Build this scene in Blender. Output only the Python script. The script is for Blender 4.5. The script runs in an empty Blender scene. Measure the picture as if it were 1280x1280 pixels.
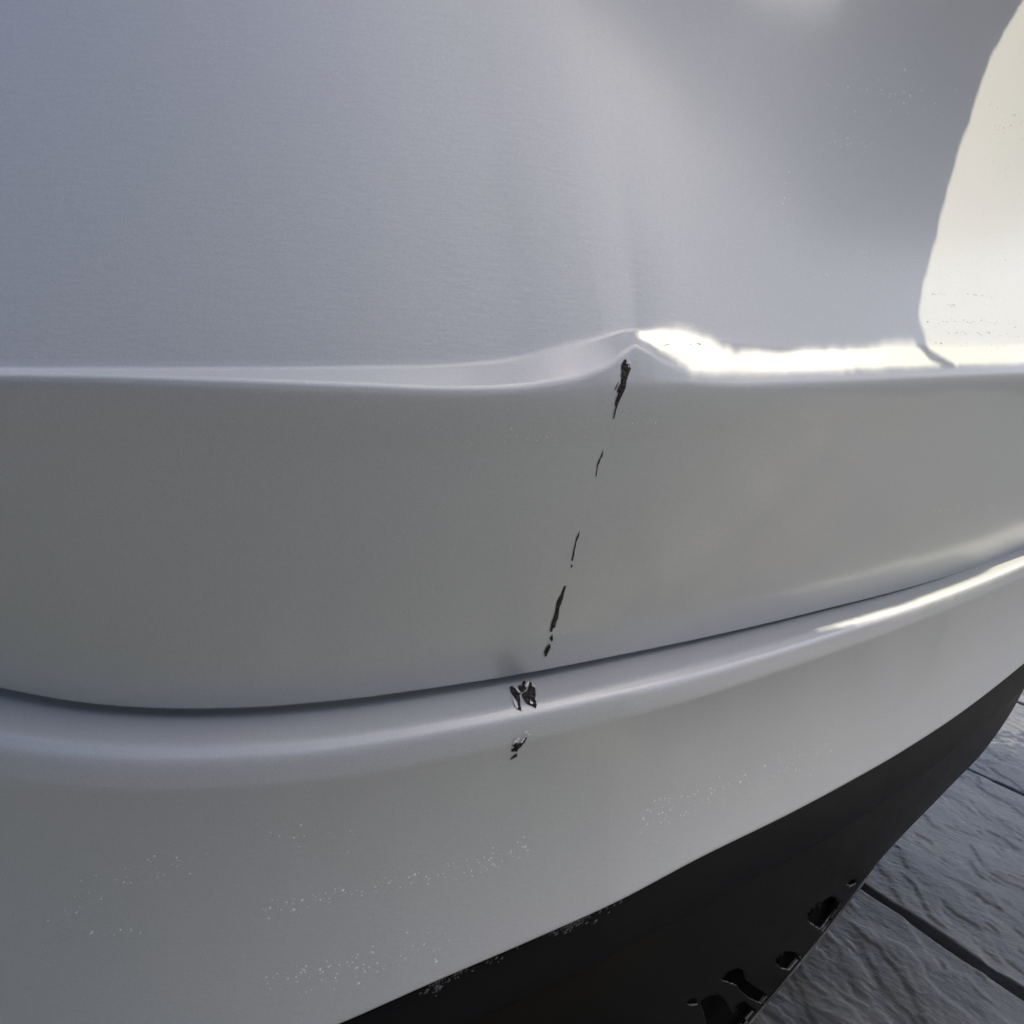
import bpy, bmesh, math, random
import numpy as np
from mathutils import Vector, noise
from mathutils.geometry import tessellate_polygon

random.seed(7); rng = np.random.default_rng(7)
scene = bpy.context.scene
COL = scene.collection
R = math.radians

# ------------------------------------------------------------------ camera, sky, sun, exposure
F = 1283.0                      # focal length in pixels of a 1280 wide frame
PITCH = math.atan((640 - 437) / F)
CAMH = 0.75
cd = bpy.data.cameras.new("camera"); cam = bpy.data.objects.new("camera", cd); COL.objects.link(cam)
cam.location = (0, 0, CAMH); cam.rotation_euler = (math.pi / 2 - PITCH, 0, 0)
cd.sensor_width = 36; cd.lens = 36 * F / 1280; cd.clip_start = 0.01; cd.clip_end = 2000
scene.camera = cam

SUN_A, SUN_E = R(96), R(58)     # azimuth from the camera side towards the right; elevation
SUN = Vector((math.cos(SUN_E) * math.sin(SUN_A), -math.cos(SUN_E) * math.cos(SUN_A), math.sin(SUN_E)))
w = bpy.data.worlds.new("World"); scene.world = w; w.use_nodes = True
nt = w.node_tree; bg = nt.nodes["Background"]
sky = nt.nodes.new("ShaderNodeTexSky"); sky.sky_type = 'NISHITA'; sky.sun_disc = False
sky.sun_elevation = SUN_E; sky.sun_rotation = math.pi - SUN_A
sky.air_density = 0.75; sky.dust_density = 4.5; sky.ozone_density = 0.6
nt.links.new(sky.outputs[0], bg.inputs[0]); bg.inputs[1].default_value = 0.125
sd = bpy.data.lights.new("sun", 'SUN'); sd.energy = 3.4; sd.angle = R(0.3); sd.color = (1, 0.88, 0.66)
so = bpy.data.objects.new("sun", sd); COL.objects.link(so); so.location = SUN * 8
so.rotation_euler = SUN.to_track_quat('Z', 'Y').to_euler()
scene.view_settings.view_transform = 'Standard'; scene.view_settings.look = 'None'
scene.view_settings.exposure = 0.95; scene.view_settings.gamma = 1


# ------------------------------------------------------------------ helpers
CP, SP = math.cos(PITCH), math.sin(PITCH)
def project(P):
    P = np.asarray(P, float); x = P[..., 0]; y = P[..., 1]; z = P[..., 2] - CAMH
    d = y * CP - z * SP; u = y * SP + z * CP
    return np.stack([640 + F * x / d, 640 - F * u / d], -1)
def ray(px, py):
    a = (px - 640) / F; b = (640 - py) / F
    return np.array([a, CP + b * SP, -SP + b * CP])
def ground_at(px, py, z=0.0):
    r = ray(px, py); t = (z - CAMH) / r[2]; return (r[0] * t, r[1] * t)

def pchip(xs, ys):
    """smooth curve through points, linear beyond the ends"""
    xs = np.array(xs, float); ys = np.array(ys, float)
    h = np.diff(xs); dl = np.diff(ys) / h
    m = np.empty_like(ys); m[0] = dl[0]; m[-1] = dl[-1]
    m[1:-1] = (dl[:-1] * h[1:] + dl[1:] * h[:-1]) / (h[1:] + h[:-1])
    def f(x):
        x = np.asarray(x, float); i = np.clip(np.searchsorted(xs, x) - 1, 0, len(h) - 1)
        t = (x - xs[i]) / h[i]
        H = (2*t**3 - 3*t**2 + 1) * ys[i] + (t**3 - 2*t**2 + t) * h[i] * m[i] + (-2*t**3 + 3*t**2) * ys[i+1] + (t**3 - t**2) * h[i] * m[i+1]
        lo = ys[0] + m[0] * (x - xs[0]); hi = ys[-1] + m[-1] * (x - xs[-1])
        return np.where(x < xs[0], lo, np.where(x > xs[-1], hi, H))
    return f

def link(name, me, mat=None, parent=None):
    o = bpy.data.objects.new(name, me); COL.objects.link(o)
    if mat is not None and not me.materials: me.materials.append(mat)
    if parent is not None: o.parent = parent
    return o
def mesh_from(verts, faces, smooth=True):
    me = bpy.data.meshes.new("mesh"); me.from_pydata([tuple(map(float, v)) for v in verts], [], [tuple(map(int, f)) for f in faces])
    if smooth: me.polygons.foreach_set("use_smooth", [True] * len(me.polygons))
    me.update(); return me
def grid_mesh(G, keep=None):
    nr, nc, _ = G.shape
    r, c = np.mgrid[0:nr-1, 0:nc-1]
    a = (r * nc + c).ravel()
    f = np.stack([a, a + nc, a + nc + 1, a + 1], -1)
    if keep is not None: f = f[keep.ravel()]
    me = bpy.data.meshes.new("mesh")
    me.from_pydata(G.reshape(-1, 3).tolist(), [], f.tolist())
    if keep is not None:
        bm = bmesh.new(); bm.from_mesh(me)
        bmesh.ops.delete(bm, geom=[v for v in bm.verts if not v.link_faces], context='VERTS')
        bm.to_mesh(me); bm.free()
    me.polygons.foreach_set("use_smooth", [True] * len(me.polygons)); me.update()
    return me
def tag(o, label=None, cat=None, group=None, kind=None):
    for k, v in (("label", label), ("category", cat), ("group", group), ("kind", kind)):
        if v: o[k] = v
    return o

# ------------------------------------------------------------------ materials
def mat(name):
    m = bpy.data.materials.new(name); m.use_nodes = True
    n = m.node_tree; return m, n, n.nodes["Principled BSDF"]
def N(nt, t, **kw):
    n = nt.nodes.new(t)
    for k, v in kw.items():
        if k in n.inputs: n.inputs[k].default_value = v
        else: setattr(n, k, v)
    return n
def noise_tex(nt, scale, detail=4, rough=.5, stretch=(1, 1, 1), turn=None):
    tc = N(nt, "ShaderNodeTexCoord"); mp = N(nt, "ShaderNodeMapping"); mp.inputs["Scale"].default_value = stretch
    src = tc.outputs["Object"]
    if turn is not None:
        vr = N(nt, "ShaderNodeMapping"); vr.inputs["Rotation"].default_value = (0, 0, turn); nt.links.new(src, vr.inputs[0]); src = vr.outputs[0]
    nt.links.new(src, mp.inputs[0])
    n = N(nt, "ShaderNodeTexNoise"); n.inputs["Scale"].default_value = scale; n.inputs["Detail"].default_value = detail; n.inputs["Roughness"].default_value = rough
    nt.links.new(mp.outputs[0], n.inputs["Vector"]); return n
def ramp(nt, src, stops):
    r = N(nt, "ShaderNodeValToRGB"); e = r.color_ramp.elements
    e[0].position, e[0].color = stops[0][0], (*stops[0][1], 1); e[1].position, e[1].color = stops[1][0], (*stops[1][1], 1)
    for p, c in stops[2:]:
        x = e.new(p); x.color = (*c, 1)
    nt.links.new(src, r.inputs[0]); return r
def bump(nt, hgt, strength, dist, prev=None):
    b = N(nt, "ShaderNodeBump"); b.inputs["Strength"].default_value = strength; b.inputs["Distance"].default_value = dist
    nt.links.new(hgt, b.inputs["Height"])
    if prev: nt.links.new(prev.outputs[0], b.inputs["Normal"])
    return b

def paint_material():
    m, n, p = mat("silver_paint")
    big = noise_tex(n, 5, 2)
    rc = ramp(n, big.outputs[0], [(.35, (.570, .605, .612)), (.65, (.580, .603, .628))])
    fl = noise_tex(n, 1400, 1)
    mix = N(n, "ShaderNodeMix", data_type='RGBA', blend_type='MULTIPLY'); mix.inputs[0].default_value = 1
    rf = ramp(n, fl.outputs[0], [(.3, (.84, .84, .84)), (.7, (1, 1, 1))])
    n.links.new(rc.outputs[0], mix.inputs[6]); n.links.new(rf.outputs[0], mix.inputs[7])
    n.links.new(mix.outputs[2], p.inputs["Base Color"])
    p.inputs["Metallic"].default_value = .22; p.inputs["Roughness"].default_value = .48
    p.inputs["Coat Weight"].default_value = .5; p.inputs["Coat Roughness"].default_value = .16
    peel = noise_tex(n, 260, 3, .5, (.35, .35, 1.3))
    peel2 = noise_tex(n, 900, 2)
    b1 = bump(n, peel.outputs[0], .2, .0006); b2 = bump(n, peel2.outputs[0], .10, .0003, b1)
    n.links.new(b2.outputs[0], p.inputs["Normal"])
    b3 = bump(n, peel.outputs[0], .035, .0006); n.links.new(b3.outputs[0], p.inputs["Coat Normal"])
    return m
def plastic_material(name, col, rough, tex=500, bs=.3, wear_glint=None, cs=22):
    m, n, p = mat(name)
    d = noise_tex(n, cs, 6, .65)
    r = ramp(n, d.outputs[0], [(.35, col), (.75, wear_glint or tuple(c * 1.6 for c in col))])
    n.links.new(r.outputs[0], p.inputs["Base Color"])
    rr = N(n, "ShaderNodeMapRange"); rr.inputs["To Min"].default_value = rough - .08; rr.inputs["To Max"].default_value = rough + .12
    n.links.new(d.outputs[0], rr.inputs[0]); n.links.new(rr.outputs[0], p.inputs["Roughness"])
    t = noise_tex(n, tex, 3)
    n.links.new(bump(n, t.outputs[0], bs, .0006).outputs[0], p.inputs["Normal"])
    p.inputs["Specular IOR Level"].default_value = .11
    return m
PAINT = paint_material()
TRIM = plastic_material("black_textured_plastic", (.0042, .005, .0065), .5, 700, .35)
VAL = plastic_material("black_undertray_plastic", (.0035, .0035, .0033), .42, 300, .15)
UNDER = plastic_material("underbody_black", (.006, .006, .006), .8)
TORN = plastic_material("torn_dark_plastic", (.010, .009, .009), .55, 900, 1.0, (.10, .09, .085), 420)  # pale fine noise stands in for glints on the torn plastic
LIP = plastic_material("worn_plastic_edge", (.05, .05, .048), .35, 400, .4, (.22, .22, .21))
def simple(name, col, rough, **kw):
    m, n, p = mat(name)
    t = noise_tex(n, 300, 3)
    r = ramp(n, t.outputs[0], [(.3, tuple(c * .85 for c in col)), (.7, col)])
    n.links.new(r.outputs[0], p.inputs["Base Color"]); p.inputs["Roughness"].default_value = rough
    for k, v in kw.items(): p.inputs[k].default_value = v
    return m
FLAKE = simple("paint_flake", (.78, .79, .80), .4)
SPECK = simple("white_residue_glint", (.88, .88, .88), .5)

# ------------------------------------------------------------------ plan curve of the bumper and its profile
D0 = 0.62
pl = [(-700, 1.16), (-300, 1.055), (0, 1.01), (200, 1.0), (420, 1.03), (640, 1.09), (900, 1.225), (1100, 1.42), (1280, 1.72)]
PX = [(p - 640) / F * D0 * r for p, r in pl] + [.65, .76]
PY = [D0 * r for p, r in pl] + [1.18, 1.30]
poly = np.polyfit(PX, PY, 4)
print('NL fit', np.round(np.polyval(poly, PX) - np.array(PY), 3), np.round(np.polyval(np.polyder(poly), PX), 2))
def plan(X): return np.polyval(poly, X)
dpoly = np.polyder(poly)
def normal2(X):
    s = np.polyval(dpoly, X); l = np.sqrt(1 + s * s); return s / l, -1 / l

def solve_z(Xs, o, curve):
    nx, ny = normal2(Xs); x = Xs + nx * o; y = plan(Xs) + ny * o
    z = np.full_like(Xs, CAMH - .1)
    for _ in range(40):
        px = 640 + F * x / (y * CP - (z - CAMH) * SP)
        t = (640 - curve(px)) / F                  # u/d
        z = CAMH + y * (t * CP - SP) / (CP + t * SP)
    return z

c_top  = lambda px: np.full_like(px, -170.0)
c_crease = pchip([-200, 80, 300, 450, 580, 650, 690, 740, 790, 850, 900, 960, 1050, 1140, 1280, 1500],
                 [462, 462, 461.5, 460, 456, 447, 436, 424, 414, 414, 424, 434, 434, 432, 432, 434])
c_edge = pchip([-200, 80, 300, 450, 550, 620, 690, 735, 765, 785, 797, 810, 830, 860, 900, 1000, 1100, 1200, 1280, 1500],
               [465, 467, 474, 480, 484, 484, 478, 469, 454, 438, 430, 437, 451, 464, 468, 466, 462, 458.5, 456, 452])
c_sharp = pchip([-300, -120, 0, 100, 200, 300, 420, 560, 640, 760, 900, 1030, 1150, 1220, 1280, 1400],
                [780, 828, 860, 878, 885.5, 885, 876, 857.5, 845, 822, 793, 762, 731, 709, 686, 640])
c_line = pchip([-300, -120, 0, 100, 200, 300, 420, 560, 640, 760, 900, 1030, 1150, 1220, 1280, 1400],
               [846, 889, 913, 926, 931.5, 929, 919, 897, 882, 856, 822, 785, 748, 723, 699, 651])
c_bot = pchip([0, 250, 428, 541, 662, 775, 869, 1000, 1063, 1132, 1200, 1266, 1320, 1500],
              [1440, 1350, 1280, 1230, 1178, 1127, 1077, 1012, 978, 938, 893, 842, 796, 640])
c_fold = pchip([0, 300, 560, 728, 822, 921, 1029, 1097, 1166, 1218, 1280, 1340, 1500],
               [1520, 1405, 1291, 1215, 1166, 1112, 1052, 1010, 960, 917, 862, 806, 650])
c_val = pchip([500, 800, 960, 1029, 1094, 1180, 1235, 1280, 1330, 1500],
              [1790, 1440, 1249, 1166, 1082, 991, 934, 880, 820, 640])

def fillet_profile(cols, corners):
    """cols: list of (Xs) ; corners: list of dict(o, z arrays, a=len before, b=len after, m=segments, n=straight segments after)"""
    rows_o, rows_z = [], []
    K = len(corners)
    tin, tout = [], []
    for k, c in enumerate(corners):
        o, z = c['o'], c['z']
        if k == 0 or k == K - 1 or c.get('m', 0) == 0:
            tin.append((o, z)); tout.append((o, z)); continue
        p, q = corners[k-1], corners[k+1]
        d1 = np.hypot(p['o'] - o, p['z'] - z); d2 = np.hypot(q['o'] - o, q['z'] - z)
        a = np.minimum(c['a'], d1 * c.get('fa', .48)); b = np.minimum(c['b'], d2 * c.get('fb', .48))
        tin.append((o + (p['o'] - o) / d1 * a, z + (p['z'] - z) / d1 * a))
        tout.append((o + (q['o'] - o) / d2 * b, z + (q['z'] - z) / d2 * b))
    for k, c in enumerate(corners):
        m = c.get('m', 0)
        if m == 0:
            rows_o.append(c['o']); rows_z.append(c['z'])
        else:
            for i in range(m + 1):
                t = i / m
                rows_o.append((1-t)**2 * tin[k][0] + 2*t*(1-t) * c['o'] + t*t * tout[k][0])
                rows_z.append((1-t)**2 * tin[k][1] + 2*t*(1-t) * c['z'] + t*t * tout[k][1])
        if k < K - 1:
            n = c.get('n', 1); bl = c.get('bulge', 0)
            for i in range(1, n):
                t = i / n
                rows_o.append(tout[k][0] * (1-t) + tin[k+1][0] * t + bl * 4 * t * (1 - t))
                rows_z.append(tout[k][1] * (1-t) + tin[k+1][1] * t)
    return np.array(rows_o), np.array(rows_z)

def to_world(Xs, O, Z):
    nx, ny = normal2(Xs)
    return np.stack([Xs + nx * O, plan(Xs) + ny * O, Z], -1)

# columns: denser round the dent and in view
Xs = np.concatenate([np.linspace(-.62, -.02, 240, endpoint=False), np.linspace(-.02, .22, 260, endpoint=False), np.linspace(.22, .80, 260)])
one = np.ones_like(Xs)
pxc = project(np.stack([Xs, plan(Xs), CAMH - .02 * one], -1))[:, 0]   # picture column near the ledge

O_CR = 0.0 * one
z_cr = solve_z(Xs, O_CR, c_crease)
dent = np.exp(-((pxc - 795) / 45) ** 2)
O_ED = 0.017 - .004 * np.clip((pxc - 800) / 120, 0, 1) - 0.003 * dent
z_ed = solve_z(Xs, O_ED, c_edge)
c_roll = pchip([-200, 80, 550, 800, 1000, 1280, 1500], [487, 489, 506, 497, 488, 474, 466])
O_RL = 0.0185 * one
z_rl = solve_z(Xs, O_RL, c_roll)
O_SH = -0.066 - .024 * np.clip((pxc - 820) / 420, 0, 1) ** 1.3
z_sh = solve_z(Xs, O_SH, c_sharp)
O_LN = O_SH + 0.027
z_ln = solve_z(Xs, O_LN, c_line)
O_FD = O_LN + 0.010
z_fd = solve_z(Xs, O_FD, lambda px: c_line(px) + (c_line(px) - c_sharp(px)) * .62)
O_BT = O_FD - 0.012 - .010 * np.clip((pxc - 500) / 600, 0, 1)
z_bt = solve_z(Xs, O_BT, c_bot)
O_TP = -0.128 * one
z_tp = solve_z(Xs, O_TP, c_top)
corners = [
    dict(o=O_TP - .30, z=z_tp + .045, n=6),
    dict(o=O_TP, z=z_tp, a=.05, b=.05, m=8, n=60, bulge=.004),
    dict(o=O_CR, z=z_cr, a=.0025, b=.0025, m=6, n=5, fa=.4, fb=.2),
    dict(o=O_ED, z=z_ed, a=.003, b=.004, m=8, n=4, fa=.3, fb=.3),
    dict(o=O_RL, z=z_rl, a=.011, b=.034, m=20, n=60, bulge=.003, fa=.6),
    dict(o=O_SH, z=z_sh, a=.0015, b=.0015, m=4, n=3),
    dict(o=O_SH - .014, z=z_sh - .0015, n=4),
    dict(o=O_SH - .0145, z=z_sh - .46 * (z_sh - z_ln), a=.008, b=.012, m=10, n=4),
    dict(o=O_LN, z=z_ln, a=.005, b=.004, m=12, n=3),
    dict(o=O_FD, z=z_fd, a=.008, b=.016, m=14, n=50, bulge=-.011, fb=.3),
    dict(o=O_BT, z=z_bt, a=.003, b=.003, m=5, n=2),
    dict(o=O_BT - .010, z=z_bt - .001),
]
O, Z = fillet_profile(Xs, corners)
G = to_world(Xs, O, Z)

# soft crease that the knock left: a line through the cracks, running on up the panel
Cpx = np.array([[770, -400], [772, 0], [780, 250], [793, 430], [768, 520], [745, 595], [718, 690], [690, 780], [655, 860], [640, 940], [590, 1150], [560, 1300]], float)
cx_of_y = pchip(Cpx[:, 1], Cpx[:, 0])
uv = project(G)
dx = uv[..., 0] - cx_of_y(uv[..., 1])
yy = uv[..., 1]
amp = np.interp(yy, [-400, 0, 300, 425, 470, 560, 840, 900, 960, 1050], [.0002, .0006, .0012, .0022, .0004, .00014, .00008, .0002, .0002, 0])
wid = np.interp(yy, [0, 300, 430, 520, 900], [70, 50, 34, 40, 40])
disp = -amp * (np.sqrt((dx / wid) ** 2 + .02) * -1 + 1.2).clip(0) ** 1.5
# slight waviness of the sheet
wv = .0007 * np.exp(-((uv[..., 0] - 1110) / 60) ** 2) * np.sin((uv[..., 0]) / 17) * np.exp(-((yy - 840) / 70) ** 2)
disp = disp + wv
nx, ny = normal2(Xs)
G[..., 0] += nx * disp; G[..., 1] += ny * disp

# surface lookup: picture position -> point and normal on the painted cover
dv = np.gradient(G, axis=0); dh = np.gradient(G, axis=1)
NRM = np.cross(dh, dv); NRM /= np.linalg.norm(NRM, axis=-1, keepdims=True) + 1e-12
sgn = np.sign(np.sum(NRM * (np.array([0, 0, CAMH]) - G), -1, keepdims=True)); 
UV = project(G)
FRONT = np.sum(NRM * (np.array([0, 0, CAMH]) - G), -1)
if np.median(FRONT) < 0: NRM = -NRM; FRONT = -FRONT
ok_rows = np.where(FRONT.ravel() > 0)[0]
UVf = UV.reshape(-1, 2)[ok_rows]; Gf = G.reshape(-1, 3)[ok_rows]; Nf = NRM.reshape(-1, 3)[ok_rows]
DEP = np.linalg.norm(Gf - np.array([0, 0, CAMH]), axis=1)
def on_cover(px, py):
    d = (UVf[:, 0] - px) ** 2 + (UVf[:, 1] - py) ** 2
    i = np.argsort(d)[:4]; i = i[np.argmin(DEP[i] + np.sqrt(d[i]) * 1e-4)]
    n = Nf[i]; r = ray(px, py); c = np.array([0, 0, CAMH])
    den = r @ n
    t = ((Gf[i] - c) @ n) / den if abs(den) > .03 else np.linalg.norm(Gf[i] - c) / np.linalg.norm(r)
    return c + r * t, n

bumper = bpy.data.objects.new("car_bumper", None); COL.objects.link(bumper); bumper.location = (0, 0, 0)
tag(bumper, "silver car bumper with a dented ledge, vertical cracks and black lower trim", "bumper")
cover = link("painted_cover", grid_mesh(G), PAINT, bumper)

# ------------------------------------------------------------------ trim, undertray, underbody
O_T0 = O_BT - .004
z_t0 = solve_z(Xs, O_BT, c_bot) - .0025
O_T1 = O_BT - .016
z_t1 = solve_z(Xs, O_T1, c_fold)
To, Tz = fillet_profile(Xs, [
    dict(o=O_T0 - .012, z=z_t0, n=2),
    dict(o=O_T0, z=z_t0, a=.002, b=.002, m=4, n=24, bulge=.002),
    dict(o=O_T1, z=z_t1, a=.004, b=.004, m=6, n=3),
    dict(o=O_T1 - .012, z=z_t1 - .001)])
GT = to_world(Xs, To, Tz)
link("lower_trim", grid_mesh(GT), TRIM, bumper)

XV = np.concatenate([np.linspace(-.45, .04, 60, endpoint=False), np.linspace(.04, .42, 420, endpoint=False), np.linspace(.42, .80, 90)])
oneV = np.ones_like(XV)
def at_cols(src): return np.interp(XV, Xs, src)
OV0 = at_cols(O_T1) - .007; zV0 = at_cols(z_t1) - .002
OV1 = OV0 - .060
zV1 = solve_z(XV, OV1, c_val)
Vo, Vz = fillet_profile(XV, [
    dict(o=OV0 - .01, z=zV0 + .004, n=2),
    dict(o=OV0, z=zV0, a=.003, b=.003, m=4, n=150, bulge=.004),
    dict(o=OV1, z=zV1)])
GV = to_world(XV, Vo, Vz)
notches = [
    [(1009, 1150), (1012, 1140), (1036, 1121), (1043, 1121), (1051, 1130), (1030, 1164), (1020, 1158)],
    [(1059, 1104), (1064, 1100), (1071, 1098), (1071, 1105), (1063, 1108)],
    [(971, 1205), (973, 1196), (981, 1189), (992, 1190), (1002, 1195), (987, 1213), (977, 1211)],
    [(901, 1225), (910, 1215), (922, 1210), (931, 1214), (934, 1226), (944, 1234), (960, 1244), (952, 1255), (938, 1249), (925, 1238), (921, 1232)],
    [(857, 1253), (864, 1248), (873, 1249), (873, 1256), (862, 1257)],
    [(875, 1252), (886, 1245), (897, 1243), (907, 1250), (913, 1262), (918, 1268), (921, 1256), (930, 1251), (944, 1262), (926, 1284), (900, 1305), (884, 1290), (881, 1270)],
]
def sdf_poly(P, poly):
    """signed distance, negative inside"""
    poly = np.array(poly, float); A = poly; B = np.roll(poly, -1, 0)
    d = np.full(P.shape[:-1], 1e9); ins = np.zeros(P.shape[:-1], bool)
    for a, b in zip(A, B):
        e = b - a; wv_ = P - a
        t = np.clip((wv_ @ e) / (e @ e), 0, 1)
        d = np.minimum(d, np.linalg.norm(wv_ - t[..., None] * e, axis=-1))
        cond = (a[1] > P[..., 1]) != (b[1] > P[..., 1])
        xi = (b[0] - a[0]) * (P[..., 1] - a[1]) / (b[1] - a[1] + 1e-12) + a[0]
        ins ^= cond & (P[..., 0] < xi)
    return np.where(ins, -d, d)
def sdf_all(P):
    s = np.full(P.shape[:-1], 1e9)
    for n_ in notches: s = np.minimum(s, sdf_poly(P, n_))
    return s
e = .4
for it in range(3):
    UVV = project(GV); S = sdf_all(UVV)
    gx = (sdf_all(UVV + [e, 0]) - sdf_all(UVV - [e, 0])) / (2 * e); gy = (sdf_all(UVV + [0, e]) - sdf_all(UVV - [0, e])) / (2 * e)
    jr = np.gradient(UVV, axis=0); jc = np.gradient(UVV, axis=1); tr = np.gradient(GV, axis=0); tc_ = np.gradient(GV, axis=1)
    det = jr[..., 0] * jc[..., 1] - jr[..., 1] * jc[..., 0]; det = np.where(np.abs(det) < 1e-3, 1e9, det)
    mv = np.abs(S) < (.8 if it == 0 else .45)
    tx, ty = -S * gx, -S * gy          # move the vertices nearest the outline onto it, along the surface
    ar = np.clip((tx * jc[..., 1] - ty * jc[..., 0]) / det, -.5, .5); ac = np.clip((jr[..., 0] * ty - jr[..., 1] * tx) / det, -.5, .5)
    GV = GV + np.where(mv[..., None], ar[..., None] * tr + ac[..., None] * tc_, 0)
UVV = project(GV)
cen = (UVV[:-1, :-1] + UVV[1:, 1:] + UVV[:-1, 1:] + UVV[1:, :-1]) / 4
keep = sdf_all(cen) > 0
vme = grid_mesh(GV, keep)
bm = bmesh.new(); bm.from_mesh(vme); bm.verts.ensure_lookup_table()
vs_ = np.array([v.co for v in bm.verts]); near = sdf_all(project(vs_)) < 2.2
rim = [v for v in bm.verts if near[v.index] and any(len(e_.link_faces) == 1 for e_ in v.link_edges)]
for _ in range(5):                  # even out the cut outlines
    new = {}
    for v in rim:
        nb = [e_.other_vert(v).co for e_ in v.link_edges if len(e_.link_faces) == 1]
        if len(nb) == 2: new[v] = v.co * .4 + (nb[0] + nb[1]) * .3
    for v, c in new.items(): v.co = c
bm.to_mesh(vme); bm.free()
val = link("undertray_panel", vme, VAL, bumper)
sol = val.modifiers.new("thickness", 'SOLIDIFY'); sol.thickness = .003; sol.offset = -1; vme.materials.append(LIP); sol.material_offset_rim = 1

# worn lower edge of the undertray: a rolled lip
def tube(points, rad, seg=8):
    P = [Vector(p) for p in points]; vs, fs = [], []
    for i, p in enumerate(P):
        t = (P[min(i+1, len(P)-1)] - P[max(i-1, 0)]).normalized()
        a = t.orthogonal().normalized() if i == 0 else (a - t * a.dot(t)).normalized()
        b = t.cross(a); r_ = rad[i] if hasattr(rad, '__len__') else rad
        for k in range(seg):
            an = 2 * math.pi * k / seg; vs.append(p + (a * math.cos(an) + b * math.sin(an)) * r_)
    for i in range(len(P) - 1):
        for k in range(seg):
            fs.append((i*seg+k, i*seg+(k+1) % seg, (i+1)*seg+(k+1) % seg, (i+1)*seg+k))
    fs.append(tuple(range(seg))[::-1]); fs.append(tuple((len(P)-1)*seg + k for k in range(seg)))
    return vs, fs
lowV = GV[-1]; pxl = project(lowV)[:, 0]
sel = lowV[(pxl > 700) & (pxl < 1094)]
vs, fs = tube(sel[::3] + np.array([0, -.001, -.0015]), [.0016 + .0005 * noise.noise(Vector(p) * 60) for p in sel[::3]])
link("rolled_lip", mesh_from(vs, fs), LIP, bumper)

# underbody: closes the space behind the tray and under the car
nxV, nyV = normal2(Xs)
ub_rows = []
zb = np.interp(Xs, XV, zV1); ob = np.interp(Xs, XV, OV1)
for o_, z_ in [(O_T1 - .03, z_t1 + .02), (ob - .008, zb - .0025), (ob - .05, zb - .002)]:
    ub_rows.append(to_world(Xs, o_, z_))
far = ub_rows[-1].copy(); far[:, 1] = 2.3; far[:, 0] = np.clip(far[:, 0], -.6, .55); far[:, 2] = .30
ub_rows.append(far)
link("underbody", grid_mesh(np.array(ub_rows)), UNDER, bumper)

# picture position -> point on any of the bumper's surfaces
ANY_P = np.concatenate([Gf[DEP < 9], GT.reshape(-1, 3), GV.reshape(-1, 3)]); ANY_UV = project(ANY_P); ANY_D = np.linalg.norm(ANY_P - np.array([0, 0, CAMH]), axis=1)
def on_any(px, py):
    d = np.hypot(ANY_UV[:, 0] - px, ANY_UV[:, 1] - py); i = np.argsort(d)[:12]; i = i[d[i] < d[i[0]] + 2]
    return ANY_P[i[np.argmin(ANY_D[i])]]

# ------------------------------------------------------------------ cracks
def fill_poly(pts, cut):
    bm = bmesh.new(); v = [bm.verts.new((x, y, 0)) for x, y in pts]
    for t in tessellate_polygon([[Vector((x, y, 0)) for x, y in pts]]):
        try: bm.faces.new([v[i] for i in t])
        except ValueError: pass
    for _ in range(cut): bmesh.ops.subdivide_edges(bm, edges=[e_ for e_ in bm.edges if e_.calc_length() > 1.6], cuts=1)
    bmesh.ops.triangulate(bm, faces=bm.faces[:])
    return bm
def patch(name, pts, m, parent, cut=2, hi=.0006, jit=.0005, jag=.35, lift=.00035):
    """a patch lying on the painted cover, its outline slightly ragged"""
    out = []
    for i, (a, b) in enumerate(zip(pts, pts[1:] + pts[:1])):
        L = math.hypot(b[0]-a[0], b[1]-a[1]); k = max(1, int(L / 3))
        for j in range(k):
            t = j / k; q = .0 if j == 0 else jag
            out.append((a[0]+(b[0]-a[0])*t + random.uniform(-q, q), a[1]+(b[1]-a[1])*t + random.uniform(-q, q)))
    bm = fill_poly(out, cut)
    bd = {v for e_ in bm.edges if len(e_.link_faces) < 2 for v in e_.verts}
    for v in bm.verts:
        p, n = on_cover(v.co.x, v.co.y)
        h = lift if v in bd else lift + hi * .5 + random.uniform(-jit, jit) * .5
        v.co = Vector(p + n * h)
    me = bpy.data.meshes.new("mesh"); bmesh.ops.recalc_face_normals(bm, faces=bm.faces[:]); bm.to_mesh(me); bm.free()
    return link(name, me, m, parent)
def zz(x0, y0, s, pts): return [(x0 + x / s, y0 + y / s) for x, y in pts]
s2 = 11.64
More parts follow.
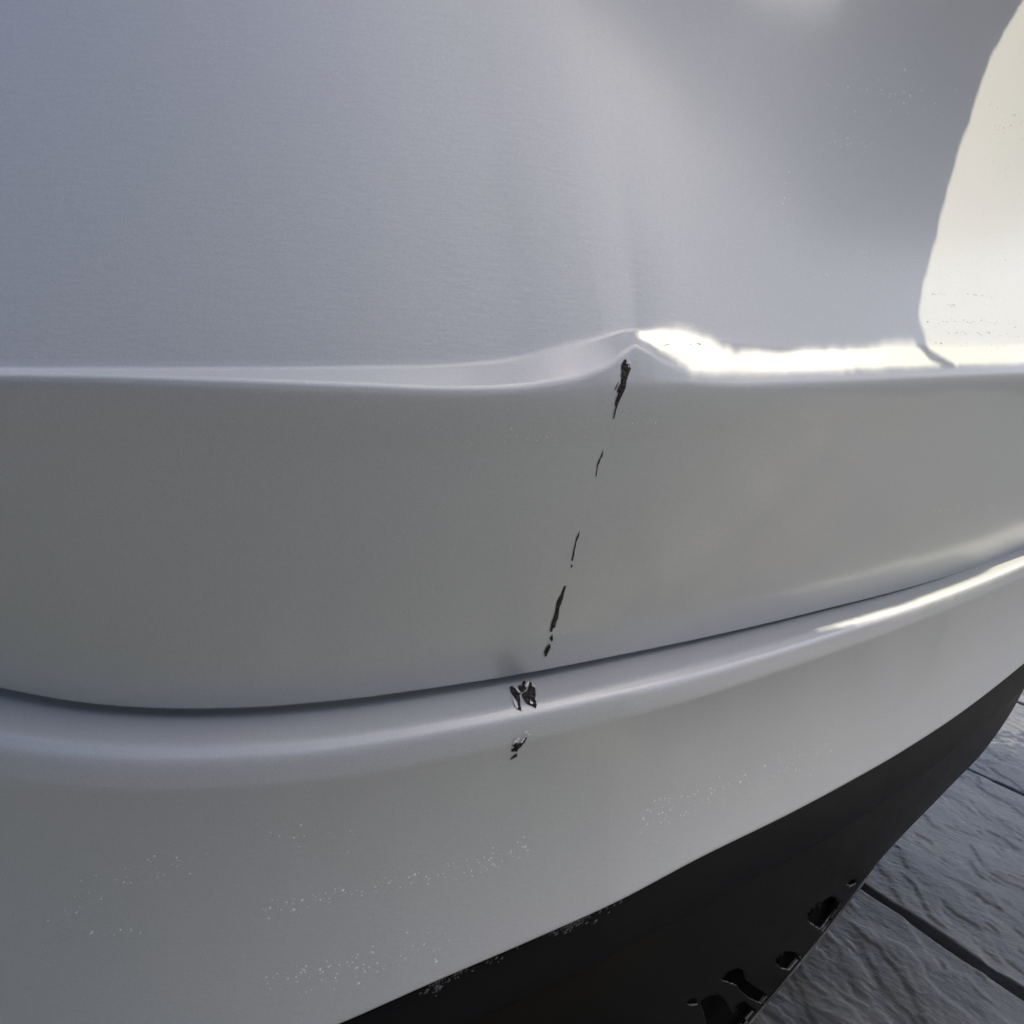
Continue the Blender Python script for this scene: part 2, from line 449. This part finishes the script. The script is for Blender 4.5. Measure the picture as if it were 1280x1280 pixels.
cracks = [
    zz(740, 430, s2, [(480, 222), (500, 235), (497, 290), (540, 300), (545, 345), (567, 352), (545, 410), (520, 470), (500, 540), (492, 610), (468, 680), (440, 740), (400, 820), (372, 880), (345, 970), (318, 1090), (308, 1088), (322, 1010), (345, 900), (332, 890), (350, 800), (380, 720), (362, 680), (385, 620), (415, 570), (430, 480), (412, 475), (428, 400), (422, 320), (455, 250)]),
    zz(740, 430, s2, [(380, 545), (384, 560), (338, 668), (328, 664), (350, 610)]),
    zz(560, 340, 4, [(778, 880), (770, 925), (764, 930), (756, 955), (750, 965), (742, 1022), (737, 1018), (747, 958), (752, 942), (764, 920)]),
    zz(560, 640, 4, [(659, 92), (654, 120), (641, 150), (638, 172), (622, 245), (616, 240), (632, 172), (638, 140), (650, 110)]),
    zz(560, 640, 4, [(614, 265), (622, 262), (621, 274), (615, 279)]),
    zz(560, 640, 4, [(589, 368), (580, 400), (573, 435), (556, 480), (551, 530), (541, 545), (535, 575), (524, 580), (519, 598), (509, 596), (515, 560), (524, 535), (532, 510), (537, 490), (541, 455), (562, 415), (579, 372)]),
    zz(560, 640, 4, [(521, 610), (524, 640), (518, 648), (507, 632), (514, 622)]),
    zz(560, 640, 4, [(509, 658), (512, 675), (500, 700), (492, 720), (484, 722), (480, 698), (493, 672)]),
]
s3 = 9.14
tears = [
    zz(610, 820, s3, [(250, 362), (262, 345), (300, 362), (340, 395), (372, 430), (360, 455), (368, 540), (378, 630), (335, 608), (350, 580), (338, 520), (290, 465), (262, 420)]),
    zz(610, 820, s3, [(340, 350), (385, 345), (395, 300), (415, 282), (432, 300), (425, 345), (438, 378), (415, 405), (385, 425), (352, 395)]),
    zz(610, 820, s3, [(400, 425), (450, 395), (462, 355), (460, 318), (480, 298), (498, 318), (505, 352), (538, 372), (546, 440), (538, 490), (552, 560), (545, 605), (518, 580), (490, 568), (445, 550), (420, 520), (392, 470), (385, 440)]),
    zz(610, 820, s3, [(445, 922), (440, 945), (400, 1000), (380, 1030), (345, 1060), (325, 1092), (300, 1085), (270, 1090), (265, 1068), (305, 1045), (280, 1020), (310, 985), (340, 1000), (375, 990), (395, 960)]),
    zz(610, 820, s3, [(328, 1112), (330, 1145), (300, 1160), (248, 1186), (275, 1150), (300, 1128)]),
]
PRIMER = simple("chipped_paint_edge", (.42, .42, .42), .6)
def swell(pts, k):
    P = np.array(pts); c = P.mean(0); out = []
    for i, p in enumerate(P):
        t = P[(i + 1) % len(P)] - P[i - 1]; n_ = np.array([t[1], -t[0]]) / (np.linalg.norm(t) + 1e-9)
        if sdf_poly((p + n_ * .05)[None], P)[0] < 0: n_ = -n_
        out.append(tuple(p + n_ * k * random.uniform(.1, 1)))
    return out
for c in (cracks[0], cracks[5], cracks[7], *tears): patch("chipped_edge", swell(c, 1.3), PRIMER, cover, cut=1, hi=.0001, jit=.0001, lift=.0001)
for c in cracks: patch("crack", c, TORN, cover)
for c in tears: patch("torn_hole", c, TORN, cover, cut=3, hi=.0012, jit=.0016)
flakes = [
    zz(610, 820, s3, [(440, 330), (462, 300), (470, 325), (462, 362), (436, 372), (420, 350)]),
    zz(610, 820, s3, [(505, 318), (535, 350), (540, 370), (506, 352)]),
    zz(610, 820, s3, [(300, 358), (345, 395), (370, 430), (355, 438), (320, 400)]),
    zz(610, 820, s3, [(280, 470), (310, 520), (335, 590), (322, 598), (300, 560)]),
    zz(610, 820, s3, [(480, 520), (512, 545), (505, 565), (475, 548)]),
    zz(610, 820, s3, [(278, 1005), (285, 975), (340, 925), (356, 935), (330, 975), (300, 990)]),
    zz(610, 820, s3, [(362, 980), (395, 940), (420, 925), (400, 962), (380, 985)]),
    zz(610, 820, s3, [(408, 865), (440, 846), (458, 858), (425, 880)]),
    zz(610, 820, s3, [(445, 880), (485, 885), (470, 900), (450, 895)]),
    zz(740, 430, s2, [(525, 258), (540, 255), (548, 282), (535, 296), (522, 280)]),
    zz(740, 430, s2, [(510, 318), (522, 312), (520, 340), (508, 345)]),
]
for c in flakes: patch("paint_flake", c, FLAKE, cover, cut=1, hi=.0004, jit=.0004, jag=.2, lift=.0013)

# ------------------------------------------------------------------ white residue specks on the paint, glints put into their white
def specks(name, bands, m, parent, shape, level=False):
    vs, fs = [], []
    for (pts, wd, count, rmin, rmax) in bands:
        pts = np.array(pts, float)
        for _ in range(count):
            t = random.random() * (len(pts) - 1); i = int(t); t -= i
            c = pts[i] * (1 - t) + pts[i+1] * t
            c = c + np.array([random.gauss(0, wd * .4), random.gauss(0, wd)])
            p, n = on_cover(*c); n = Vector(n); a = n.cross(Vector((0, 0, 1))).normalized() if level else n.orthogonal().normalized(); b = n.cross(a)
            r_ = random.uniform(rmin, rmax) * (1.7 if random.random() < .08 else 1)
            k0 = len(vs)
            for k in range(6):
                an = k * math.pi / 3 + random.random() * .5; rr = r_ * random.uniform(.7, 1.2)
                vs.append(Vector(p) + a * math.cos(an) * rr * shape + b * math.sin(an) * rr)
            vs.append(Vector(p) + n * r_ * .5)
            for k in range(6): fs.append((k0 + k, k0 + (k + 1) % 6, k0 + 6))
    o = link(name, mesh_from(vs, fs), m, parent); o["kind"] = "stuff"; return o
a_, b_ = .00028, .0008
specks("glint_residue_specks", [
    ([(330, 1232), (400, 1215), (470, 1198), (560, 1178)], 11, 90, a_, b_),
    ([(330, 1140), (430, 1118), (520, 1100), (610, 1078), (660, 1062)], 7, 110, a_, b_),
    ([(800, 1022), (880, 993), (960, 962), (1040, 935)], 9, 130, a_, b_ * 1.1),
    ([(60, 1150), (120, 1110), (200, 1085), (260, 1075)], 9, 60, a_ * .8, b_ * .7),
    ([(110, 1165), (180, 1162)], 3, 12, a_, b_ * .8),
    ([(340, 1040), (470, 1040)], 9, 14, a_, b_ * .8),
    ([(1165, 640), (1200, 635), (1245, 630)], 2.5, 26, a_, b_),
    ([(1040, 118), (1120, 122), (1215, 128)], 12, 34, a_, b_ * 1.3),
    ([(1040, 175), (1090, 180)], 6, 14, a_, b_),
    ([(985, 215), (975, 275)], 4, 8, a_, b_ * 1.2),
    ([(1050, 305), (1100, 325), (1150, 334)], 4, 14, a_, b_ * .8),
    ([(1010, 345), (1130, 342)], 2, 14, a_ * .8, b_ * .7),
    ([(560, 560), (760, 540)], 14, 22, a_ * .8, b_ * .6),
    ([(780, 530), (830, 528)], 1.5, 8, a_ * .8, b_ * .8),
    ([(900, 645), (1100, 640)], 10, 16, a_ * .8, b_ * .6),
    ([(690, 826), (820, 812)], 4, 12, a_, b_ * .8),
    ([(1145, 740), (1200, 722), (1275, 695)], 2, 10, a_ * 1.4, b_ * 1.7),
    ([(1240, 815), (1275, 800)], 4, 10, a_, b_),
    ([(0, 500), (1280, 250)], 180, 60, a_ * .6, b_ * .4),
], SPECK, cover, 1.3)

DASH = simple("reflection_dash", (.33, .30, .24), .6)  # dark dashes coloured in for the broken-up reflection on the sunlit paint
specks("reflection_dashes", [
    ([(1232, 125), (1262, 138), (1280, 150)], 4, 22, .0003, .0006), ([(1245, 155), (1280, 172)], 5, 16, .0003, .0006), ([(1215, 205), (1280, 222)], 9, 20, .0002, .0005),
    ([(1165, 368), (1200, 366), (1240, 371)], .8, 16, .0003, .0007), ([(1185, 381), (1210, 382)], 1, 7, .0003, .0006), ([(1160, 402), (1230, 401), (1275, 409)], 1.5, 22, .0003, .0007),
    ([(1165, 415), (1230, 417), (1278, 420)], 1.2, 24, .0003, .0007), ([(1155, 428), (1280, 436)], 2.5, 20, .0003, .0006), ([(1200, 325), (1280, 322)], 3, 12, .0002, .0004),
    ([(824, 431.5), (850, 430.5), (884, 430)], .5, 9, .0003, .0006)], DASH, cover, 2.6, True)

# mud crumbs and scuffs stuck to the top of the black trim
vs, fs = [], []
UT = project(GT); rows_vis = slice(7, 14)
def trim_point(px, f_):
    row = int(3 + f_ * 20); j = int(np.argmin(np.abs(UT[row, :, 0] - px))); return Vector(GT[row, j]), Vector((float(normal2(Xs[j])[0]), float(normal2(Xs[j])[1]), .1)).normalized()
for _ in range(130):
    px = random.choice([random.gauss(555, 14), random.uniform(530, 780), random.gauss(712, 14)])
    p, n = trim_point(px, abs(random.gauss(0, .10)) + .08)
    r_ = random.uniform(.0004, .0013) * (2.0 if random.random() < .1 else 1); k0 = len(vs)
    a = n.orthogonal().normalized(); b = n.cross(a)
    for k in range(5):
        an = k * 2 * math.pi / 5; rr = r_ * random.uniform(.6, 1.2); vs.append(p + a * math.cos(an) * rr * 1.6 + b * math.sin(an) * rr)
    vs.append(p + n * r_ * .8)
    for k in range(5): fs.append((k0 + k, k0 + (k + 1) % 5, k0 + 5))
crumbs = link("dried_mud", mesh_from(vs, fs, False), simple("dried_mud", (.09, .09, .095), .7), [o for o in bumper.children if o.name.startswith("lower_trim")][0]); crumbs["kind"] = "stuff"

# ------------------------------------------------------------------ slate paving
def slate_material():
    m, n, p = mat("riven_slate")
    oi = N(n, "ShaderNodeObjectInfo")
    d = noise_tex(n, 7, 9, .68, (.45, 1.5, 1), R(62))
    r = ramp(n, d.outputs[0], [(.3, (.062, .070, .077)), (.72, (.18, .188, .188)), (.5, (.105, .113, .118))])
    hue = N(n, "ShaderNodeMix", data_type='RGBA', blend_type='MULTIPLY'); hue.inputs[0].default_value = 1
    rv = ramp(n, oi.outputs["Random"], [(0, (.82, .84, .92)), (1, (1.08, 1.05, 1.0))])
    n.links.new(r.outputs[0], hue.inputs[6]); n.links.new(rv.outputs[0], hue.inputs[7])
    n.links.new(hue.outputs[2], p.inputs["Base Color"])
    rg = N(n, "ShaderNodeMapRange"); rg.inputs["To Min"].default_value = .16; rg.inputs["To Max"].default_value = .38
    n.links.new(d.outputs[0], rg.inputs[0]); n.links.new(rg.outputs[0], p.inputs["Roughness"])
    a = noise_tex(n, 34, 8, .7, (.32, 1.5, 1), R(58)); c = noise_tex(n, 220, 5, .65, (.7, 1.2, 1), R(62))
    b1 = bump(n, a.outputs[0], .38, .004); b2 = bump(n, c.outputs[0], .4, .0015, b1)
    n.links.new(b2.outputs[0], p.inputs["Normal"])
    return m
SLATE = slate_material()
MORTAR = simple("dark_joint_sand", (.007, .007, .007), .95)
gm = mesh_from([(-300, -300, -.022), (300, -300, -.022), (300, 300, -.022), (-300, 300, -.022)], [(0, 1, 2, 3)], False)
patio = link("patio_ground", gm, simple("patio_bed", (.03, .036, .044), .9)); patio["kind"] = "structure"
bed = link("joint_sand", mesh_from([(-2.5, -2.5, -.016), (4, -2.5, -.016), (4, 4, -.016), (-2.5, 4, -.016)], [(0, 1, 2, 3)], False), MORTAR, patio)

A = Vector(ground_at(1080, 1110)); B = Vector(ground_at(1280, 1245)); u = (B - A).normalized(); v = Vector((-u.y, u.x))
if v.y < 0: v = -v
C3 = Vector(ground_at(1245, 978)); W = abs((C3 - A).dot(v)); C4 = Vector(ground_at(1276, 881)); W2 = abs((C4 - C3).dot(v))
print("PLANK", A, B, u, "W", W, W2)
edges = [0, W]; 
while edges[-1] < 3.2: edges.append(edges[-1] + (W2 if len(edges) == 2 else W * random.uniform(.8, 1.1)))
while edges[0] > -2.6: edges.insert(0, edges[0] - W * random.uniform(.85, 1.1))
def slate_tile(u0, u1, v0, v1, fine):
    gap = .0035
    nu = max(4, int((u1 - u0) / (.0027 if fine else .04))); nv = max(4, int((v1 - v0) / (.0027 if fine else .04)))
    U, V = np.meshgrid(np.linspace(u0 + gap, u1 - gap, nu), np.linspace(v0 + gap, v1 - gap, nv))
    ph = random.random() * 50; tl = random.uniform(-.003, .003)
    vs = []
    for i in range(nv):
        for j in range(nu):
            a, b = U[i, j], V[i, j]
            wob = .003 * noise.noise(Vector((a * 9, b * 9, ph)))
            q = min(i, nv - 1 - i, j, nu - 1 - j)
            wx = a + .035 * noise.noise(Vector((a * 7, b * 7, ph + 3))); wy = b + .25 * a + .02 * noise.noise(Vector((a * 11, b * 11, ph + 5)))
            f1 = noise.fractal(Vector((wx * 3.2, wy * 12, ph)), .9, 2.2, 6)
            f2 = noise.fractal(Vector((wx * 9, wy * 24, ph + 31)), .8, 2.2, 5)
            def stair(x): k_ = math.floor(x); return k_ + min(1, (x - k_) / .16)
            f3 = noise.noise(Vector((wx * 2.0, wy * 6, ph + 57)))
            h = .0012 * f1 + .0014 * stair(f1 * 2.2 + .4) + .0009 * stair(f2 * 1.2) * max(0, min(1, .5 + 2.5 * noise.noise(Vector((a * 4, b * 6, ph + 77))))) + .0010 * stair(f3 * 2.2) + .0004 * noise.fractal(Vector((a * 90, b * 160, ph)), .8, 2, 3)
            h += tl
            if q == 0: h = -.014
            elif q == 1 and fine: h -= .0015
            P = A + u * (a + wob * .5) + v * (b + wob * (1 if q > 0 else 1))
            vs.append((P.x, P.y, h))
    g = np.array(vs).reshape(nv, nu, 3)
    o = link("slate_tile", grid_mesh(g), SLATE, patio)
    return o
for i in range(len(edges) - 1):
    uu = -2.35 + random.uniform(-.12, .12)
    while uu < 3.0:
        L = 1.45 + random.uniform(-.04, .04)
        mid = A + u * (uu + L / 2) + v * ((edges[i] + edges[i+1]) / 2)
        cs = [project(np.array([*(A + u * a + v * b), 0.0])) for a in np.linspace(uu, uu + L, 6) for b in np.linspace(edges[i], edges[i+1], 4) if (A + u * a + v * b).y > .3]
        fine = any(830 < c[0] < 1400 and 780 < c[1] < 1400 for c in cs)
        near = abs(mid.x) < 2.6 and -1.5 < mid.y < 3.2
        if near: slate_tile(uu, uu + L, edges[i], edges[i+1], fine)
        uu += L

# ------------------------------------------------------------------ added unseen wall behind the camera, blocks low sky to darken the paint
gw = bpy.data.objects.new("sky_blocker_wall", None); COL.objects.link(gw); gw.location = (0, -2.2, 0)
tag(gw, "added unseen dark brick wall with a stone coping, blocking low sky from the car", "wall")
def box(x0, x1, y0, y1, z0, z1):
    return [(x0, y0, z0), (x1, y0, z0), (x1, y1, z0), (x0, y1, z0), (x0, y0, z1), (x1, y0, z1), (x1, y1, z1), (x0, y1, z1)], [(0, 3, 2, 1), (4, 5, 6, 7), (0, 1, 5, 4), (1, 2, 6, 5), (2, 3, 7, 6), (3, 0, 4, 7)]
def brick_material():
    m, n, p = mat("dark_brick"); tc = N(n, "ShaderNodeTexCoord"); mp = N(n, "ShaderNodeMapping"); mp.inputs["Rotation"].default_value = (R(90), 0, 0)
    n.links.new(tc.outputs["Object"], mp.inputs[0]); b = N(n, "ShaderNodeTexBrick"); n.links.new(mp.outputs[0], b.inputs[0])
    b.inputs["Scale"].default_value = 2.2; b.inputs["Color1"].default_value = (.055, .065, .08, 1); b.inputs["Color2"].default_value = (.04, .05, .062, 1); b.inputs["Mortar"].default_value = (.08, .09, .10, 1)
    n.links.new(b.outputs[0], p.inputs["Base Color"]); p.inputs["Roughness"].default_value = .9; return m
link("brick_face", mesh_from(*box(-6, 7, -.12, .1, -.02, 2.7), False), brick_material(), gw)
link("coping", mesh_from(*box(-6, 7, -.17, .15, 2.702, 2.78), False), simple("coping_stone", (.25, .25, .24), .9), gw)

# ------------------------------------------------------------------ added unseen tree; its leaves are cut to shape the bumper's shade
BARK = plastic_material("bark", (.06, .045, .03), .9, 60, .8)
LEAF = simple("small_green_leaf", (.06, .10, .035), .5)
lit_panel = [(1330, -120), (1290, -30), (1282, 0), (1259, 37), (1229, 101), (1210, 169), (1187, 240), (1169, 315), (1156, 360), (1149, 403),
         (1140, 425), (1120, 427), (1085, 433), (1000, 439), (988, 443), (922, 441), (902, 435), (874, 420), (852, 413), (829, 412), (800, 418),
         (814, 426), (833, 438), (854, 452), (872, 458), (900, 461), (1000, 460), (1100, 456), (1200, 452.5), (1330, 449)]
lit_bead = [(1020, 786), (1128, 755), (1200, 727), (1280, 692), (1330, 671), (1330, 690), (1280, 708), (1220, 734), (1150, 758), (1090, 773)]
DIST = 1.2
base = Vector(on_cover(1100, 400)[0])
e1 = SUN.orthogonal().normalized(); e2 = SUN.cross(e1)
def to_plane(px, py):
    p = Vector(on_any(min(max(px, -330), 1330), min(max(py, -150), 1500))) - base
    return (p.dot(e1), p.dot(e2))
def densify(pts, step):
    out = []
    for a, b in zip(pts, pts[1:] + pts[:1]):
        k = max(1, int(math.hypot(b[0]-a[0], b[1]-a[1]) / step))
        out += [(a[0] + (b[0]-a[0]) * j / k, a[1] + (b[1]-a[1]) * j / k) for j in range(k)]
    return out
LIT = [np.array([to_plane(*p) for p in densify(q, 15)]) for q in (lit_panel, lit_bead)]
def hull(P):
    P = sorted(map(tuple, P)); out = []
    for seq in (P, P[::-1]):
        h_ = []
        for p in seq:
            while len(h_) > 1 and (h_[-1][0]-h_[-2][0]) * (p[1]-h_[-2][1]) - (h_[-1][1]-h_[-2][1]) * (p[0]-h_[-2][0]) <= 0: h_.pop()
            h_.append(p)
        out += h_[:-1]
    return np.array(out)
def flat(P): q = Vector(P) - base; return (q.dot(e1), q.dot(e2))
cover_pts = [flat(p) for p in ANY_P[::37] if p[0] > -.42 and p[0] < .56]
ground_pts = [flat((*ground_at(*q), 0)) for q in ((900, 1330), (1330, 1330), (1330, 1000), (1250, 960), (1090, 1090))]
SH = hull(cover_pts + ground_pts)
lo = SH.min(0) - .22; hi = SH.max(0) + .22
pts = rng.uniform(lo, hi, (420000, 2)); outer = sdf_poly(pts, SH) + np.array([.03 * noise.noise(Vector((*p, 0)) * 14) for p in pts]); sd_ = np.where(rng.random(len(pts)) < np.exp(-outer.clip(0) / .05) * (outer < .2), -np.min([sdf_poly(pts, q) for q in LIT], 0), 1)
print('NL caster', lo, hi, (sd_ < 0).mean())
vs, fs = [], []
def leaf(c, dep, L, ori):
    k = len(vs); P = base + e1 * c[0] + e2 * c[1] + SUN * (DIST + dep)
    nrm = (SUN + Vector((random.gauss(0, .35), random.gauss(0, .35), random.gauss(0, .35)))).normalized()
    a = (e1 * math.cos(ori) + e2 * math.sin(ori)); a = (a - nrm * a.dot(nrm)).normalized(); b = nrm.cross(a)
    for s_, t_ in ((-1, 0), (-.3, .42), (.4, .38), (1, 0), (.4, -.38), (-.3, -.42)):
        vs.append(P + a * L * s_ * .5 + b * L * t_ * .5 + nrm * (abs(t_) * L * .12))
    fs.append((k, k+1, k+2, k+5)); fs.append((k+5, k+2, k+3, k+4))
for c, s_ in zip(pts, sd_):
    if s_ > 0: continue
    d = -s_
    L = min(.03, max(.0045, d * 1.7))
    if d > .02 and random.random() > .5: continue
    if d < L * .30: continue
    leaf(c, random.uniform(-.05, .05) + (random.uniform(0, .25) if d > .05 else 0), L, random.random() * 6.3)
EDGE = []                           # close small leaves shaping the cast shadow's outline
for q in LIT:
    for a, b in zip(q, np.roll(q, -1, 0)):
        k_ = int(np.hypot(*(b - a)) * 5000) + 1
        EDGE.append(a + (b - a) * rng.random((k_, 1)) + rng.uniform(-.010, .010, (k_, 2)))
EDGE = np.concatenate(EDGE); ES = np.min([sdf_poly(EDGE, p) for p in LIT], 0)
for c, s_ in zip(EDGE, ES):
    if s_ > .0016 + .0013 * noise.noise(Vector((c[0] * 160, c[1] * 160, 0))): leaf(c, random.uniform(-.03, .03), min(.009, .0035 + s_ * .9), random.random() * 6.3)
foliage_v, foliage_f = vs, fs
tree = bpy.data.objects.new("shadow_caster_tree", None); COL.objects.link(tree)
cen_w = base + SUN * DIST + e1 * float(SH[:, 0].mean()) + e2 * float(SH[:, 1].mean())
tx_, ty_ = 1.55, 2.3
tree.location = (tx_, ty_, 0)
tag(tree, "added unseen leafy tree, its bough shaped to shade the bumper", "tree")
def tp(v_): return tuple(np.array(v_) - np.array([tx_, ty_, 0]))
tv, tf = tube([(0, 0, -.02), (.01, .02, .5), (-.03, 0, 1.0), (-.08, -.03, 1.5), (-.2, -.05, 2.0), (-.25, 0, 2.5)], [.06, .05, .045, .04, .028, .012], 12)
link("trunk", mesh_from(tv, tf), BARK, tree)
bend = Vector(tp(cen_w + SUN * .08))
tv, tf = tube([(-.06, -.02, 1.38), Vector((-.06, -.02, 1.38)).lerp(bend, .35) + Vector((0, 0, .1)), Vector((-.06, -.02, 1.38)).lerp(bend, .7) + Vector((0, 0, .08)), bend], [.022, .014, .009, .004], 10)
link("branch", mesh_from(tv, tf), BARK, tree)
# added twig, placed to cast the thin line at the shade's edge
tw = [to_plane(*p) for p in [(1128, 402), (1147, 412), (1156, 430), (1164, 443), (1180, 452), (1194, 457)]]
tv, tf = tube([tp(base + e1 * a + e2 * b + SUN * DIST) for a, b in tw], [.007, .007, .0062, .0055, .0045, .003], 8)
link("twig", mesh_from(tv, tf), BARK, tree)
# the rest of the crown
vs, fs = [], []
for _ in range(60):
    c = Vector((random.gauss(-.1, .25), random.gauss(.25, .25), random.gauss(2.35, .28)))
    for _ in range(110):
        P = c + Vector((random.gauss(0, .08), random.gauss(0, .08), random.gauss(0, .07))); L = random.uniform(.02, .035); k = len(vs)
        nrm = Vector((random.gauss(0, 1), random.gauss(0, 1), random.gauss(.8, 1))).normalized(); a = nrm.orthogonal().normalized(); b = nrm.cross(a)
        for s_, t_ in ((-1, 0), (0, .42), (1, 0), (0, -.42)): vs.append(P + a * L * s_ * .5 + b * L * t_ * .5)
        fs.append((k, k+1, k+2, k+3))
k0 = len(vs)
vs += [Vector(tp(p)) for p in foliage_v]; fs += [tuple(i + k0 for i in f) for f in foliage_f]
crown = link("crown", mesh_from(vs, fs, False), LEAF, tree)

# the sunlit test of the surfaces, for the log
for nm, q in (("panel_mid", (500, 200)), ("panel_right", (1240, 250)), ("strip", (1000, 452)), ("face", (1000, 600)), ("face_right", (1240, 560)), ("bead_right", (1250, 705)), ("low_right", (1200, 800))):
    p, n = on_cover(*q); print("NL", nm, round(float(np.dot(n, SUN)), 3), "n", np.round(n, 2), "p", np.round(p, 3))
